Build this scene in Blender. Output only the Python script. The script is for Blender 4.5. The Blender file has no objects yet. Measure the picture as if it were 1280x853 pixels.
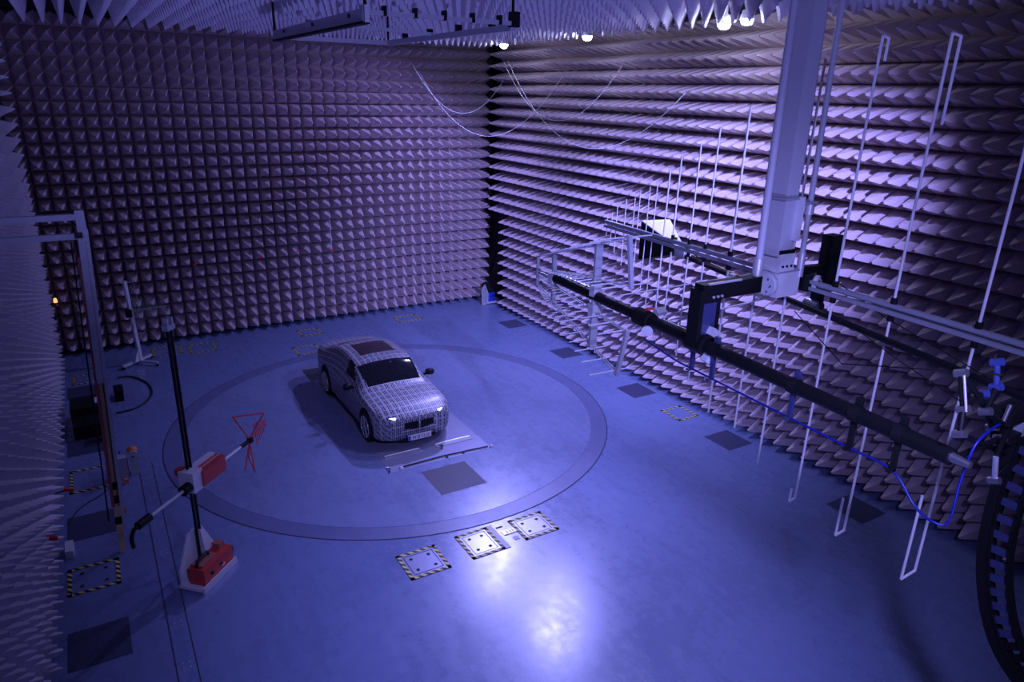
import bpy, bmesh, math, random
from mathutils import Vector, Matrix, Quaternion

rnd = random.Random(7)
SC = bpy.context.scene
COL = SC.collection
V = Vector

# ------------------------------------------------------------------ camera
cam_d = bpy.data.cameras.new('camera')
cam = bpy.data.objects.new('camera', cam_d)
COL.objects.link(cam)
cam_d.sensor_width = 36.0
cam_d.lens = 24.92
cam_d.clip_start = 0.05
cam_d.clip_end = 200
cr = V((0.861, -0.509, 0.021)); cu = V((0.151, 0.294, 0.944)); cf = V((0.486, 0.809, -0.330))
cf.normalize(); cr = (cr - cf * cr.dot(cf)).normalized(); cu = cr.cross(cf)
CAM = V((0.464, -23.633, 7.508))
cam.matrix_world = Matrix(((cr.x, cu.x, -cf.x, CAM.x), (cr.y, cu.y, -cf.y, CAM.y), (cr.z, cu.z, -cf.z, CAM.z), (0, 0, 0, 1)))
SC.camera = cam

# ------------------------------------------------------------------ world, exposure, light
SC.view_settings.view_transform = 'Standard'
SC.view_settings.look = 'None'
SC.view_settings.gamma = 1.0
SC.view_settings.use_curve_mapping = False
SC.view_settings.exposure = 0.0
w = bpy.data.worlds.new('world'); SC.world = w
w.use_nodes = True
w.node_tree.nodes['Background'].inputs[0].default_value = (0.05, 0.05, 0.12, 1)
w.node_tree.nodes['Background'].inputs[1].default_value = 0.1

LAMP_COLOR = (0.33, 0.32, 1.0)
LAMPS = [(11.55, -4.35, 8.78), (11.55, -8.42, 8.80), (11.55, -12.86, 8.80), (11.55, -13.42, 8.84)]
# every floodlight: power, aim direction, cone angle in degrees, blend
BEAMS = [(1350, (-0.62, 0.30, -1.0), 136, 0.8), (1700, (-0.25, 0.0, -1.0), 108, 1.0), (800, (-0.12, 0.42, -1.0), 100, 1.0), (800, (-0.12, 0.42, -1.0), 100, 1.0)]
# narrow spots added to the two far floodlights for the floor highlights
ADDED_BEAMS = {0: (4200, (-6.05, -9.95, -8.78), 44, 1.0), 1: (3200, (-5.85, -8.05, -8.80), 44, 1.0)}
# recessed floodlight in a gap of the ceiling spikes, turned to the right wall
WALL_LAMP = (9.4, -21.4, 9.12)
WALL_BEAM = (10500, (3.5, 13.6, -6.4), 50, 1.0)
# floodlight over the viewing end of the room, above the frame
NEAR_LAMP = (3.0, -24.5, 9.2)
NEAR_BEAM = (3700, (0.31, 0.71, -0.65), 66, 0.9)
# added blue fill lamp, unseen behind the camera, brightens ceiling and left wall
FILL_LAMP = (2.6, -25.4, 2.2)
FILL_COLOR = (0.29, 0.28, 1.0)
FILL_BEAM = (4000, (0.10, 0.70, 0.70), 82, 0.6)

# ------------------------------------------------------------------ materials
def mat(name, color, rough=0.5, metal=0.0, emit=None, estr=0.0, noise=0.0, nscale=8.0, spec=0.5, bump=0.0):
    m = bpy.data.materials.new(name); m.use_nodes = True
    nt = m.node_tree; b = nt.nodes['Principled BSDF']
    b.inputs['Base Color'].default_value = (*color, 1)
    b.inputs['Roughness'].default_value = rough
    b.inputs['Metallic'].default_value = metal
    b.inputs['Specular IOR Level'].default_value = spec
    if emit:
        b.inputs['Emission Color'].default_value = (*emit, 1)
        b.inputs['Emission Strength'].default_value = estr
    if noise > 0 or bump > 0:
        tc = nt.nodes.new('ShaderNodeTexCoord'); n = nt.nodes.new('ShaderNodeTexNoise')
        n.inputs['Scale'].default_value = nscale; n.inputs['Detail'].default_value = 4
        nt.links.new(tc.outputs['Object'], n.inputs['Vector'])
        if noise > 0:
            mx = nt.nodes.new('ShaderNodeMix'); mx.data_type = 'RGBA'
            mx.inputs[6].default_value = (*[c * (1 - noise) for c in color], 1)
            mx.inputs[7].default_value = (*[min(1, c * (1 + noise)) for c in color], 1)
            nt.links.new(n.outputs['Fac'], mx.inputs[0]); nt.links.new(mx.outputs[2], b.inputs['Base Color'])
        if bump > 0:
            bp = nt.nodes.new('ShaderNodeBump'); bp.inputs['Strength'].default_value = bump
            nt.links.new(n.outputs['Fac'], bp.inputs['Height']); nt.links.new(bp.outputs['Normal'], b.inputs['Normal'])
    return m

M = {}
M['absorber'] = mat('absorber_foam', (0.60, 0.495, 0.53), 0.85, noise=0.06, nscale=3, spec=0.2)
M['absorber_pale'] = mat('absorber_foam_pale', (0.70, 0.66, 0.74), 0.8, noise=0.05, nscale=3, spec=0.25)  # same foam, paler and bluer; blue bounce light put into the colour
M['dark'] = mat('dark_backing', (0.035, 0.026, 0.028), 0.9)
M['tipcap'] = mat('tip_plug', (0.10, 0.09, 0.12), 0.6)
M['white'] = mat('white_paint', (0.72, 0.72, 0.76), 0.4, noise=0.04)
M['grey'] = mat('grey_paint', (0.34, 0.35, 0.40), 0.45, noise=0.06)
M['lightgrey'] = mat('light_grey_paint', (0.52, 0.53, 0.58), 0.42, noise=0.05)
M['steel'] = mat('steel', (0.55, 0.55, 0.58), 0.3, 0.9, noise=0.05)
M['alu'] = mat('aluminium', (0.78, 0.78, 0.80), 0.42, 0.55)
M['rod'] = mat('white_rod', (0.95, 0.93, 0.95), 0.3)
M['black'] = mat('black_paint', (0.008, 0.008, 0.010), 0.5, noise=0.1, spec=0.25)
M['blackmatt'] = mat('black_plastic', (0.009, 0.009, 0.011), 0.7, spec=0.2)
M['blueblack'] = mat('blue_tinted_black', (0.045, 0.05, 0.14), 0.4)  # stands for blue light on the bracket web and chain bars, plain colour elsewhere
M['red'] = mat('red_paint', (0.52, 0.045, 0.035), 0.45, noise=0.08)
M['redrod'] = mat('red_rod', (0.65, 0.06, 0.05), 0.45)
M['orange'] = mat('orange_plastic', (0.75, 0.20, 0.04), 0.5)
M['rust'] = mat('rust_red_paint', (0.35, 0.10, 0.08), 0.6)
M['yellow'] = mat('dull_yellow', (0.72, 0.55, 0.30), 0.6)
M['bluecable'] = mat('blue_cable', (0.01, 0.02, 0.26), 0.35)
M['bluejoint'] = mat('blue_joint', (0.045, 0.065, 0.25), 0.35)
M['rubber'] = mat('rubber', (0.012, 0.012, 0.013), 0.75)
M['glass'] = mat('dark_glass', (0.010, 0.011, 0.016), 0.06, spec=0.6)
M['roofglass'] = mat('roof_glass', (0.045, 0.028, 0.035), 0.22)
M['alloy'] = mat('alloy', (0.70, 0.70, 0.74), 0.3, 0.5)
M['plateblue'] = mat('plate_blue', (0.02, 0.05, 0.5), 0.4)
M['lampglow'] = mat('lamp_lens', (1, 1, 1), 0.4, emit=(0.62, 0.66, 1.0), estr=170)
M['drl'] = mat('daytime_light', (1, 1, 1), 0.4, emit=(0.80, 0.85, 1.0), estr=6)
M['amber'] = mat('amber_lens', (1, 0.5, 0.2), 0.4, emit=(1.0, 0.42, 0.12), estr=1.5)
M['panel'] = mat('dark_floor_panel', (0.045, 0.05, 0.105), 0.55, noise=0.12, nscale=2)
M['turnpanel'] = mat('dark_turntable_panel', (0.05, 0.05, 0.075), 0.6, noise=0.12, nscale=3)
M['hatch'] = mat('hatch_plate', (0.30, 0.31, 0.42), 0.32, 0.25, noise=0.08, nscale=5)
M['groove'] = mat('dark_groove', (0.02, 0.02, 0.04), 0.8)

def floor_mat(name, base, rough, seed, amp=0.16):
    m = bpy.data.materials.new(name); m.use_nodes = True
    nt = m.node_tree; N = nt.nodes; L = nt.links; b = N['Principled BSDF']
    tc = N.new('ShaderNodeTexCoord')
    mp = N.new('ShaderNodeMapping'); mp.inputs['Location'].default_value = (seed, seed * 2, 0)
    L.new(tc.outputs['Object'], mp.inputs[0])
    n1 = N.new('ShaderNodeTexNoise'); n1.inputs['Scale'].default_value = 0.55; n1.inputs['Detail'].default_value = 7; n1.inputs['Roughness'].default_value = 0.62
    n2 = N.new('ShaderNodeTexNoise'); n2.inputs['Scale'].default_value = 5.0; n2.inputs['Detail'].default_value = 6; n2.inputs['Roughness'].default_value = 0.7
    mp2 = N.new('ShaderNodeMapping'); mp2.inputs['Scale'].default_value = (1.0, 0.18, 1); mp2.inputs['Rotation'].default_value = (0, 0, 0.9)
    n3 = N.new('ShaderNodeTexNoise'); n3.inputs['Scale'].default_value = 6.0; n3.inputs['Detail'].default_value = 3
    L.new(mp.outputs[0], n1.inputs['Vector']); L.new(mp.outputs[0], n2.inputs['Vector']); L.new(mp.outputs[0], mp2.inputs[0]); L.new(mp2.outputs[0], n3.inputs['Vector'])
    a = N.new('ShaderNodeMath'); a.operation = 'ADD'; L.new(n1.outputs['Fac'], a.inputs[0]); L.new(n2.outputs['Fac'], a.inputs[1])
    a2 = N.new('ShaderNodeMath'); a2.operation = 'MULTIPLY_ADD'; L.new(n3.outputs['Fac'], a2.inputs[0]); a2.inputs[1].default_value = 0.6; L.new(a.outputs[0], a2.inputs[2])
    r = N.new('ShaderNodeMapRange'); r.inputs[1].default_value = 0.85; r.inputs[2].default_value = 1.75
    r.inputs[3].default_value = 1 - amp; r.inputs[4].default_value = 1 + amp
    L.new(a2.outputs[0], r.inputs[0])
    # small dark scuffs
    n4 = N.new('ShaderNodeTexNoise'); n4.inputs['Scale'].default_value = 9.0; n4.inputs['Detail'].default_value = 2
    L.new(mp.outputs[0], n4.inputs['Vector'])
    sc = N.new('ShaderNodeMapRange'); sc.inputs[1].default_value = 0.70; sc.inputs[2].default_value = 0.76; sc.inputs[3].default_value = 1.0; sc.inputs[4].default_value = 0.84
    L.new(n4.outputs['Fac'], sc.inputs[0])
    mu = N.new('ShaderNodeMath'); mu.operation = 'MULTIPLY'; L.new(r.outputs[0], mu.inputs[0]); L.new(sc.outputs[0], mu.inputs[1])
    vm = N.new('ShaderNodeVectorMath'); vm.operation = 'SCALE'; vm.inputs[0].default_value = base; L.new(mu.outputs[0], vm.inputs['Scale'])
    L.new(vm.outputs[0], b.inputs['Base Color'])
    rr = N.new('ShaderNodeMapRange'); rr.inputs[1].default_value = 0.6; rr.inputs[2].default_value = 1.6; rr.inputs[3].default_value = rough - 0.07; rr.inputs[4].default_value = rough + 0.09
    L.new(a2.outputs[0], rr.inputs[0]); L.new(rr.outputs[0], b.inputs['Roughness'])
    bp = N.new('ShaderNodeBump'); bp.inputs['Strength'].default_value = 0.06; bp.inputs['Distance'].default_value = 0.05
    L.new(n1.outputs['Fac'], bp.inputs['Height']); L.new(bp.outputs['Normal'], b.inputs['Normal'])
    b.inputs['Specular IOR Level'].default_value = 0.5
    return m
M['floor'] = floor_mat('epoxy_floor', (0.155, 0.20, 0.36), 0.24, 0.0)
M['turntable'] = floor_mat('turntable_floor', (0.18, 0.215, 0.36), 0.24, 13.0, 0.18)
M['ring'] = floor_mat('turntable_ring', (0.125, 0.145, 0.265), 0.36, 27.0, 0.14)

def stripe_mat():
    m = bpy.data.materials.new('hazard_tape'); m.use_nodes = True
    nt = m.node_tree; N = nt.nodes; L = nt.links; b = N['Principled BSDF']
    tc = N.new('ShaderNodeTexCoord'); sp = N.new('ShaderNodeSeparateXYZ'); L.new(tc.outputs['Object'], sp.inputs[0])
    a = N.new('ShaderNodeMath'); a.operation = 'ADD'; L.new(sp.outputs[0], a.inputs[0]); L.new(sp.outputs[1], a.inputs[1])
    k = N.new('ShaderNodeMath'); k.operation = 'MULTIPLY'; k.inputs[1].default_value = 7.2; L.new(a.outputs[0], k.inputs[0])
    f = N.new('ShaderNodeMath'); f.operation = 'FRACT'; L.new(k.outputs[0], f.inputs[0])
    g = N.new('ShaderNodeMath'); g.operation = 'GREATER_THAN'; g.inputs[1].default_value = 0.5; L.new(f.outputs[0], g.inputs[0])
    mx = N.new('ShaderNodeMix'); mx.data_type = 'RGBA'; L.new(g.outputs[0], mx.inputs[0])
    mx.inputs[6].default_value = (0.012, 0.012, 0.018, 1); mx.inputs[7].default_value = (0.72, 0.62, 0.16, 1)
    L.new(mx.outputs[2], b.inputs['Base Color']); b.inputs['Roughness'].default_value = 0.6
    return m
M['tape'] = stripe_mat()

def camo_mat():
    m = bpy.data.materials.new('camouflage_wrap'); m.use_nodes = True
    nt = m.node_tree; N = nt.nodes; L = nt.links; b = N['Principled BSDF']
    uv = N.new('ShaderNodeUVMap')
    def brick(w_, h_, mo, c1, c2, cm, rot=0.0, bias=0.0):
        mp = N.new('ShaderNodeMapping'); mp.inputs['Rotation'].default_value = (0, 0, rot)
        L.new(uv.outputs[0], mp.inputs[0])
        t = N.new('ShaderNodeTexBrick'); L.new(mp.outputs[0], t.inputs['Vector'])
        t.inputs['Scale'].default_value = 1; t.inputs['Brick Width'].default_value = w_; t.inputs['Row Height'].default_value = h_
        t.inputs['Mortar Size'].default_value = mo; t.inputs['Mortar Smooth'].default_value = 0.1; t.inputs['Bias'].default_value = bias
        t.inputs['Color1'].default_value = (*c1, 1); t.inputs['Color2'].default_value = (*c2, 1); t.inputs['Mortar'].default_value = (*cm, 1)
        return t
    k = (0.02, 0.02, 0.03); wht = (0.46, 0.455, 0.53)
    t1 = brick(0.095, 0.046, 0.006, k, (0.07, 0.07, 0.09), wht, 0, -0.3)
    t2 = brick(0.21, 0.14, 0.012, (0, 0, 0), (0, 0, 0), (1, 1, 1), 0.0); t2.offset = 0.0
    nz = N.new('ShaderNodeTexNoise'); nz.inputs['Scale'].default_value = 11; nz.inputs['Detail'].default_value = 2; L.new(uv.outputs[0], nz.inputs['Vector'])
    th = N.new('ShaderNodeMapRange'); th.inputs[1].default_value = 0.64; th.inputs[2].default_value = 0.67; L.new(nz.outputs['Fac'], th.inputs[0])
    mx = N.new('ShaderNodeMix'); mx.data_type = 'RGBA'; L.new(th.outputs[0], mx.inputs[0]); L.new(t1.outputs['Color'], mx.inputs[6]); mx.inputs[7].default_value = (*wht, 1)
    m2 = N.new('ShaderNodeMix'); m2.data_type = 'RGBA'; L.new(t2.outputs['Color'], m2.inputs[0]); L.new(mx.outputs[2], m2.inputs[6]); m2.inputs[7].default_value = (*wht, 1)
    L.new(m2.outputs[2], b.inputs['Base Color']); b.inputs['Roughness'].default_value = 0.35
    return m
M['camo'] = camo_mat()

# ------------------------------------------------------------------ builders
ORG = {}      # world origin of every object that may be a parent
class MB:
    def __init__(s): s.v = []; s.f = []; s.sm = []
    def add(s, vs, fs, smooth=False):
        o = len(s.v); s.v += [V(p) for p in vs]
        for f in fs: s.f.append([o + i for i in f]); s.sm.append(smooth)
        return s
    def box(s, c, size, rot=None, bevel=0.0):
        x, y, z = [q / 2 for q in size]
        P = [V((a * x, b * y, d * z)) for d in (-1, 1) for a, b in ((-1, -1), (1, -1), (1, 1), (-1, 1))]
        if rot is not None: P = [rot @ p for p in P]
        c = V(c)
        return s.add([c + p for p in P], [(3, 2, 1, 0), (4, 5, 6, 7), (0, 1, 5, 4), (1, 2, 6, 5), (2, 3, 7, 6), (3, 0, 4, 7)])
    def beam(s, a, b, wd, ht, up=(0, 0, 1)):
        a, b = V(a), V(b); d = (b - a); l = d.length; d.normalize(); up = V(up)
        x = d.cross(up)
        if x.length < 1e-4: x = d.cross(V((1, 0, 0)))
        x.normalize(); u = x.cross(d)
        R = Matrix((x, d, u)).transposed()
        return s.box((a + b) / 2, (wd, l, ht), R)
    def tube(s, a, b, r, r2=None, seg=8, caps=True):
        a, b = V(a), V(b); r2 = r if r2 is None else r2
        d = (b - a).normalized(); x = d.orthogonal().normalized(); y = d.cross(x)
        vs = []
        for p, q in ((a, r), (b, r2)):
            for i in range(seg):
                t = 2 * math.pi * i / seg; vs.append(p + x * (q * math.cos(t)) + y * (q * math.sin(t)))
        fs = [(i, (i + 1) % seg, seg + (i + 1) % seg, seg + i) for i in range(seg)]
        s.add(vs, fs, seg > 5)
        if caps: s.add(vs, [tuple(range(seg))[::-1], tuple(range(seg, 2 * seg))])
        return s
    def path(s, pts, r, seg=6):
        pts = [V(p) for p in pts]; n = len(pts); vs = []
        up = None
        for i, p in enumerate(pts):
            d = (pts[min(i + 1, n - 1)] - pts[max(i - 1, 0)]).normalized()
            x = d.orthogonal().normalized() if up is None else (up - d * up.dot(d)).normalized()
            up = x; y = d.cross(x)
            for k in range(seg):
                t = 2 * math.pi * k / seg; vs.append(p + x * (r * math.cos(t)) + y * (r * math.sin(t)))
        fs = []
        for i in range(n - 1):
            for k in range(seg):
                fs.append((i * seg + k, i * seg + (k + 1) % seg, (i + 1) * seg + (k + 1) % seg, (i + 1) * seg + k))
        fs.append(tuple(range(seg))[::-1]); fs.append(tuple(range((n - 1) * seg, n * seg)))
        return s.add(vs, fs, True)
    def prism(s, poly, ax, thick):
        # poly: 3d points of one face, extruded by vector ax*thick
        P = [V(p) for p in poly]; n = len(P); e = V(ax).normalized() * thick
        vs = P + [p + e for p in P]
        fs = [tuple(range(n))[::-1], tuple(range(n, 2 * n))] + [(i, (i + 1) % n, n + (i + 1) % n, n + i) for i in range(n)]
        return s.add(vs, fs)
    def lathe(s, prof, c, axis, seg=24):
        # prof: (radius, along) pairs round axis through c
        c = V(c); d = V(axis).normalized(); x = d.orthogonal().normalized(); y = d.cross(x); n = len(prof); vs = []
        for r, h in prof:
            for k in range(seg):
                t = 2 * math.pi * k / seg; vs.append(c + d * h + x * (r * math.cos(t)) + y * (r * math.sin(t)))
        fs = [(i * seg + k, i * seg + (k + 1) % seg, (i + 1) * seg + (k + 1) % seg, (i + 1) * seg + k) for i in range(n - 1) for k in range(seg)]
        s.add(vs, fs, True)
        s.add([vs[k] for k in range(seg)], [tuple(range(seg))[::-1]]); s.add([vs[(n - 1) * seg + k] for k in range(seg)], [tuple(range(seg))])
        return s
    def build(s, name, m, parent=None, origin=None):
        if parent is not None: o = ORG[parent.name] if origin is None else V(origin)
        else: o = V(origin) if origin is not None else V((0, 0, 0))
        me = bpy.data.meshes.new(name)
        me.from_pydata([tuple(p - o) for p in s.v], [], s.f)
        me.polygons.foreach_set('use_smooth', s.sm)
        me.materials.append(M[m] if isinstance(m, str) else m)
        bm = bmesh.new(); bm.from_mesh(me); bmesh.ops.recalc_face_normals(bm, faces=bm.faces); bm.to_mesh(me); bm.free()
        me.update()
        ob = bpy.data.objects.new(name, me); COL.objects.link(ob)
        if parent is not None:
            ob.parent = parent; ob.location = o - ORG[parent.name]
        else: ob.location = o
        ORG[ob.name] = o.copy()
        return ob

def tag(o, label, cat, group=None):
    o['label'] = label; o['category'] = cat
    if group: o['group'] = group
    return o
def thing(name, loc, label, cat, group=None):
    o = bpy.data.objects.new(name, None); COL.objects.link(o); o.location = loc; o.empty_display_size = 0.1
    ORG[o.name] = V(loc); return tag(o, label, cat, group)
def struct(o): o['kind'] = 'structure'; return o

# ------------------------------------------------------------------ room shell
P = 0.37                    # absorber pitch
XL, XR, YB, YF, ZC = -1.453, 13.587, 0.0, -26.0, 9.55
D = 0.715                   # absorber depth
fl = struct(MB().box(((XL + XR) / 2, YF / 2, -0.1), (XR - XL + 0.4, -YF + 0.4, 0.2)).build('floor', 'floor'))
ce = struct(MB().box(((XL + XR) / 2, YF / 2, ZC + 0.1), (XR - XL + 0.4, -YF + 0.4, 0.2)).build('ceiling', 'dark'))
wb = struct(MB().box(((XL + XR) / 2, 0.1, ZC / 2), (XR - XL + 0.4, 0.2, ZC)).build('wall_back', 'dark'))
wr = struct(MB().box((XR + 0.1, YF / 2, ZC / 2), (0.2, -YF, ZC)).build('wall_right', 'dark'))
wl = struct(MB().box((XL - 0.1, YF / 2, ZC / 2), (0.2, -YF, ZC)).build('wall_left', 'dark'))
wf = struct(MB().box(((XL + XR) / 2, YF - 0.1, ZC / 2), (XR - XL + 0.4, 0.2, ZC)).build('wall_front', 'dark'))

def project(p):
    q = V(p) - CAM; z = q.dot(cf)
    if z < 0.2: return None
    return (640 + 886.13 * q.dot(cr) / z, 426.5 - 886.13 * q.dot(cu) / z, z)

def absorbers(wall, cells, n, a, b, depth, m):
    """pyramids on a wall: n = inward normal, a,b = in-plane axes; the 300 that show largest are parts, the rest one stuff part"""
    n, a, b = V(n), V(a), V(b); h = P * 0.497; t = 0.016
    vs = [(-h, -h, 0), (h, -h, 0), (h, h, 0), (-h, h, 0), (-t, -t, depth), (t, -t, depth), (t, t, depth), (-t, t, depth)]
    loc = [a * x + b * y + n * z for x, y, z in vs]
    fs = [(0, 1, 5, 4), (1, 2, 6, 5), (2, 3, 7, 6), (3, 0, 4, 7), (4, 5, 6, 7)]
    if a.cross(b).dot(n) < 0: fs = [f[::-1] for f in fs]
    me = bpy.data.meshes.new('absorber_pyramid'); me.from_pydata([tuple(p) for p in loc], [], fs); me.materials.append(m); me.materials.append(M['tipcap']); me.polygons[4].material_index = 1; me.update()
    sc = []
    for c in cells:
        c = V(c); q = project(c + n * depth)
        if q is None: sc.append((1e9, c)); continue
        u, v, z = q
        inside = 4 < u < 1276 and 4 < v < 849
        view = (c - CAM).normalized()
        sc.append((z / max(0.15, abs(view.dot(n))) ** 0.5 if inside else 1e6 + z, c))
    sc.sort(key=lambda e: e[0])
    for _, c in sc[:300]:
        o = bpy.data.objects.new('absorber_pyramid', me); COL.objects.link(o); o.parent = wall; o.location = c
    mb = MB()
    for _, c in sc[300:]: mb.add([c + p for p in loc], fs)
    r = mb.build('absorber_field', m, wall); r['kind'] = 'stuff'

rowz = [(0.6 + k) * P for k in range(25)]
absorbers(wb, [((i + 0.5) * P, 0.0, z) for i in range(-4, 36) for z in rowz], (0, -1, 0), (1, 0, 0), (0, 0, 1), D, M['absorber'])
absorbers(wr, [(XR, (n_ - 0.03) * P, z) for z in rowz for n_ in range(-62, -2) if not (n_ > -5 and z < 3.2)], (-1, 0, 0), (0, 1, 0), (0, 0, 1), D, M['absorber'])
absorbers(wl, [(XL, (-3.74 - n_) * P, z) for z in rowz for n_ in range(0, 60)], (1, 0, 0), (0, 1, 0), (0, 0, 1), D, M['absorber_pale'])
cc = []
for i in range(33):
    for k in range(46):
        x = -0.16 + i * P; y = -2.60 - k * P
        if any(math.hypot(x - l[0], y - l[1]) < 0.19 for l in LAMPS): continue
        if math.hypot(x - WALL_LAMP[0], y - WALL_LAMP[1]) < 0.42: continue
        if 7.2 < x < 8.7 and -18.6 < y < -16.9: continue
        cc.append((x, y, ZC))
absorbers(ce, cc, (0, 0, -1), (1, 0, 0), (0, 1, 0), 0.72, M['absorber_pale'])

# ------------------------------------------------------------------ floor pieces
def disc(r0, r1, c, z0, z1, seg=96):
    mb = MB(); vs = []
    for z in (z0, z1):
        for r in (r0, r1):
            for k in range(seg):
                t = 2 * math.pi * k / seg; vs.append(V((c[0] + r * math.cos(t), c[1] + r * math.sin(t), z)))
    fs = []
    for k in range(seg):
        j = (k + 1) % seg
        fs.append((2 * seg + k, 3 * seg + k, 3 * seg + j, 2 * seg + j)); fs.append((seg + k, seg + j, 3 * seg + j, 3 * seg + k))
        fs.append((k, j, 2 * seg + j, 2 * seg + k)[::-1])
    return mb.add(vs, fs)
TC = (6.17, -8.66)
disc(0.01, 4.77, TC, 0.0, 0.006).build('turntable_disc', 'turntable', fl)
disc(4.78, 5.14, TC, 0.0, 0.005).build('turntable_ring', 'ring', fl)
disc(5.145, 5.165, TC, 0.0, 0.003).build('turntable_joint', 'groove', fl)

def slab(x0, y0, x1, y1, z1, m, name, parent=fl, z0=0.0):
    return MB().box(((x0 + x1) / 2, (y0 + y1) / 2, (z0 + z1) / 2), (abs(x1 - x0), abs(y1 - y0), z1 - z0)).build(name, m, parent)
# dark cover panels in rows along both side walls
for y in (-3.70, -6.93, -10.24, -13.53, -16.82):
    slab(12.08, y - 0.39, 12.82, y + 0.39, 0.005, 'panel', 'cover_panel')
for y in (-3.60, -6.97, -10.42, -13.77, -17.1):
    slab(-0.72, y - 0.42, 0.06, y + 0.42, 0.005, 'panel', 'cover_panel')
# floor hatches edged with striped tape
def hatch(x0, y0, x1, y1, tape=0.06, plate=True, bolts=True, strip=False):
    base = slab(x0, y0, x1, y1, 0.0065 if plate else 0.003, 'hatch' if plate else 'floor', 'floor_hatch')
    t = MB(); z = 0.010
    for (a0, b0, a1, b1) in ((x0, y0, x1, y0 + tape), (x0, y1 - tape, x1, y1), (x0, y0, x0 + tape, y1), (x1 - tape, y0, x1, y1)):
        t.box(((a0 + a1) / 2, (b0 + b1) / 2, z / 2 + 0.001), (a1 - a0, b1 - b0, z))
    t.build('hazard_tape', 'tape', base)
    if plate:
        g = MB(); i = tape + 0.035
        for (a0, b0, a1, b1) in ((x0 + i, y0 + i, x1 - i, y0 + i + .012), (x0 + i, y1 - i - .012, x1 - i, y1 - i), (x0 + i, y0 + i, x0 + i + .012, y1 - i), (x1 - i - .012, y0 + i, x1 - i, y1 - i)):
            g.box(((a0 + a1) / 2, (b0 + b1) / 2, 0.006), (a1 - a0, b1 - b0, 0.006))
        g.build('joint', 'groove', base)
    if bolts:
        for bx in (x0 + 0.2, x1 - 0.2):
            for by in (y0 + 0.2, y1 - 0.2):
                r_ = MB(); r_.lathe([(0.030, 0.006), (0.030, 0.012), (0.018, 0.012), (0.018, 0.008)], (bx, by, 0), (0, 0, 1), 10); r_.build('lifting_point', 'groove', base)
    if strip:
        MB().box((x1 + 0.05, (y0 + y1) / 2, 0.006), (0.10, y1 - y0, 0.010)).build('edge_strip', 'grey', base)
hatch(4.07, -14.64, 4.79, -13.93)
hatch(5.20, -14.64, 5.84, -13.90, strip=True)
hatch(6.28, -14.60, 6.99, -13.93)
hatch(-0.72, -12.45, 0.02, -11.70, plate=False)
hatch(-0.68, -9.08, 0.04, -8.10, plate=False, bolts=False)
hatch(12.15, -12.24, 12.80, -11.55, plate=False, bolts=False)
hatch(2.42, -1.86, 3.18, -1.04, plate=False, bolts=False)
hatch(5.18, -3.48, 5.92, -2.70, plate=False, bolts=False)
hatch(5.72, -1.78, 6.42, -1.14, plate=False, bolts=False)
hatch(9.06, -1.82, 9.90, -1.14, plate=False, bolts=False)
hatch(1.45, -1.70, 2.25, -0.85, plate=False, bolts=False)
hatch(-0.60, -3.0, 0.0, -2.3, plate=False, bolts=False)
# little plates between the hatches
for (x, y, sx, sy, mt) in ((6.05, -14.02, 0.14, 0.03, 'groove'), (6.16, -14.45, 0.10, 0.10, 'blueblack')):
    MB().box((x, y, 0.004), (sx, sy, 0.006)).build('floor_plate', mt, fl)
pl = MB().box((6.16, -14.22, 0.004), (0.30, 0.14, 0.006)).build('cover_plate', 'hatch', fl)
for k in range(3):
    MB().box((6.10 + 0.06 * k, -14.22, 0.0085), (0.012, 0.08, 0.003)).build('engraved_mark', 'groove', pl)
MB().box((6.16, -14.29, 0.0085), (0.30, 0.010, 0.003)).build('plate_edge', 'groove', pl)
# sunken cable channel along the left
ch = slab(0.555, -25, 0.80, -8.4, 0.003, 'floor', 'channel_cover')
g = MB()
for x in (0.55, 0.805): g.box((x, -16.7, 0.003), (0.014, 16.6, 0.005))
g.build('channel_joint', 'groove', ch)
for y in (-9.1, -9.9, -11.0, -11.9, -13.9, -14.8):
    for dx in (0.08, 0.17):
        for dy in (-0.05, 0.05):
            MB().lathe([(0.012, 0.003), (0.012, 0.008)], (0.555 + dx, y + dy, 0), (0, 0, 1), 6).build('screw', 'alu', ch)
# turntable fittings: dark square lid, metal road plates and roller slots
slab(5.60, -12.53, 6.61, -11.52, 0.010, 'turnpanel', 'turntable_lid')
slab(4.95, -5.6, 5.55, -4.7, 0.010, 'turnpanel', 'turntable_lid')
tp = slab(5.05, -11.25, 7.42, -4.6, 0.009, 'hatch', 'road_plate')
for (x0, x1) in ((5.15, 6.0), (6.35, 7.25)):
    a = MB().box(((x0 + x1) / 2, -10.62, 0.014), (x1 - x0, 0.14, 0.012)).build('roller_slot', 'grey', tp)
    MB().tube((x0 + .02, -10.54, 0.015), (x1 - .02, -10.54, 0.015), 0.022, seg=8).build('roller', 'alu', a)

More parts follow.
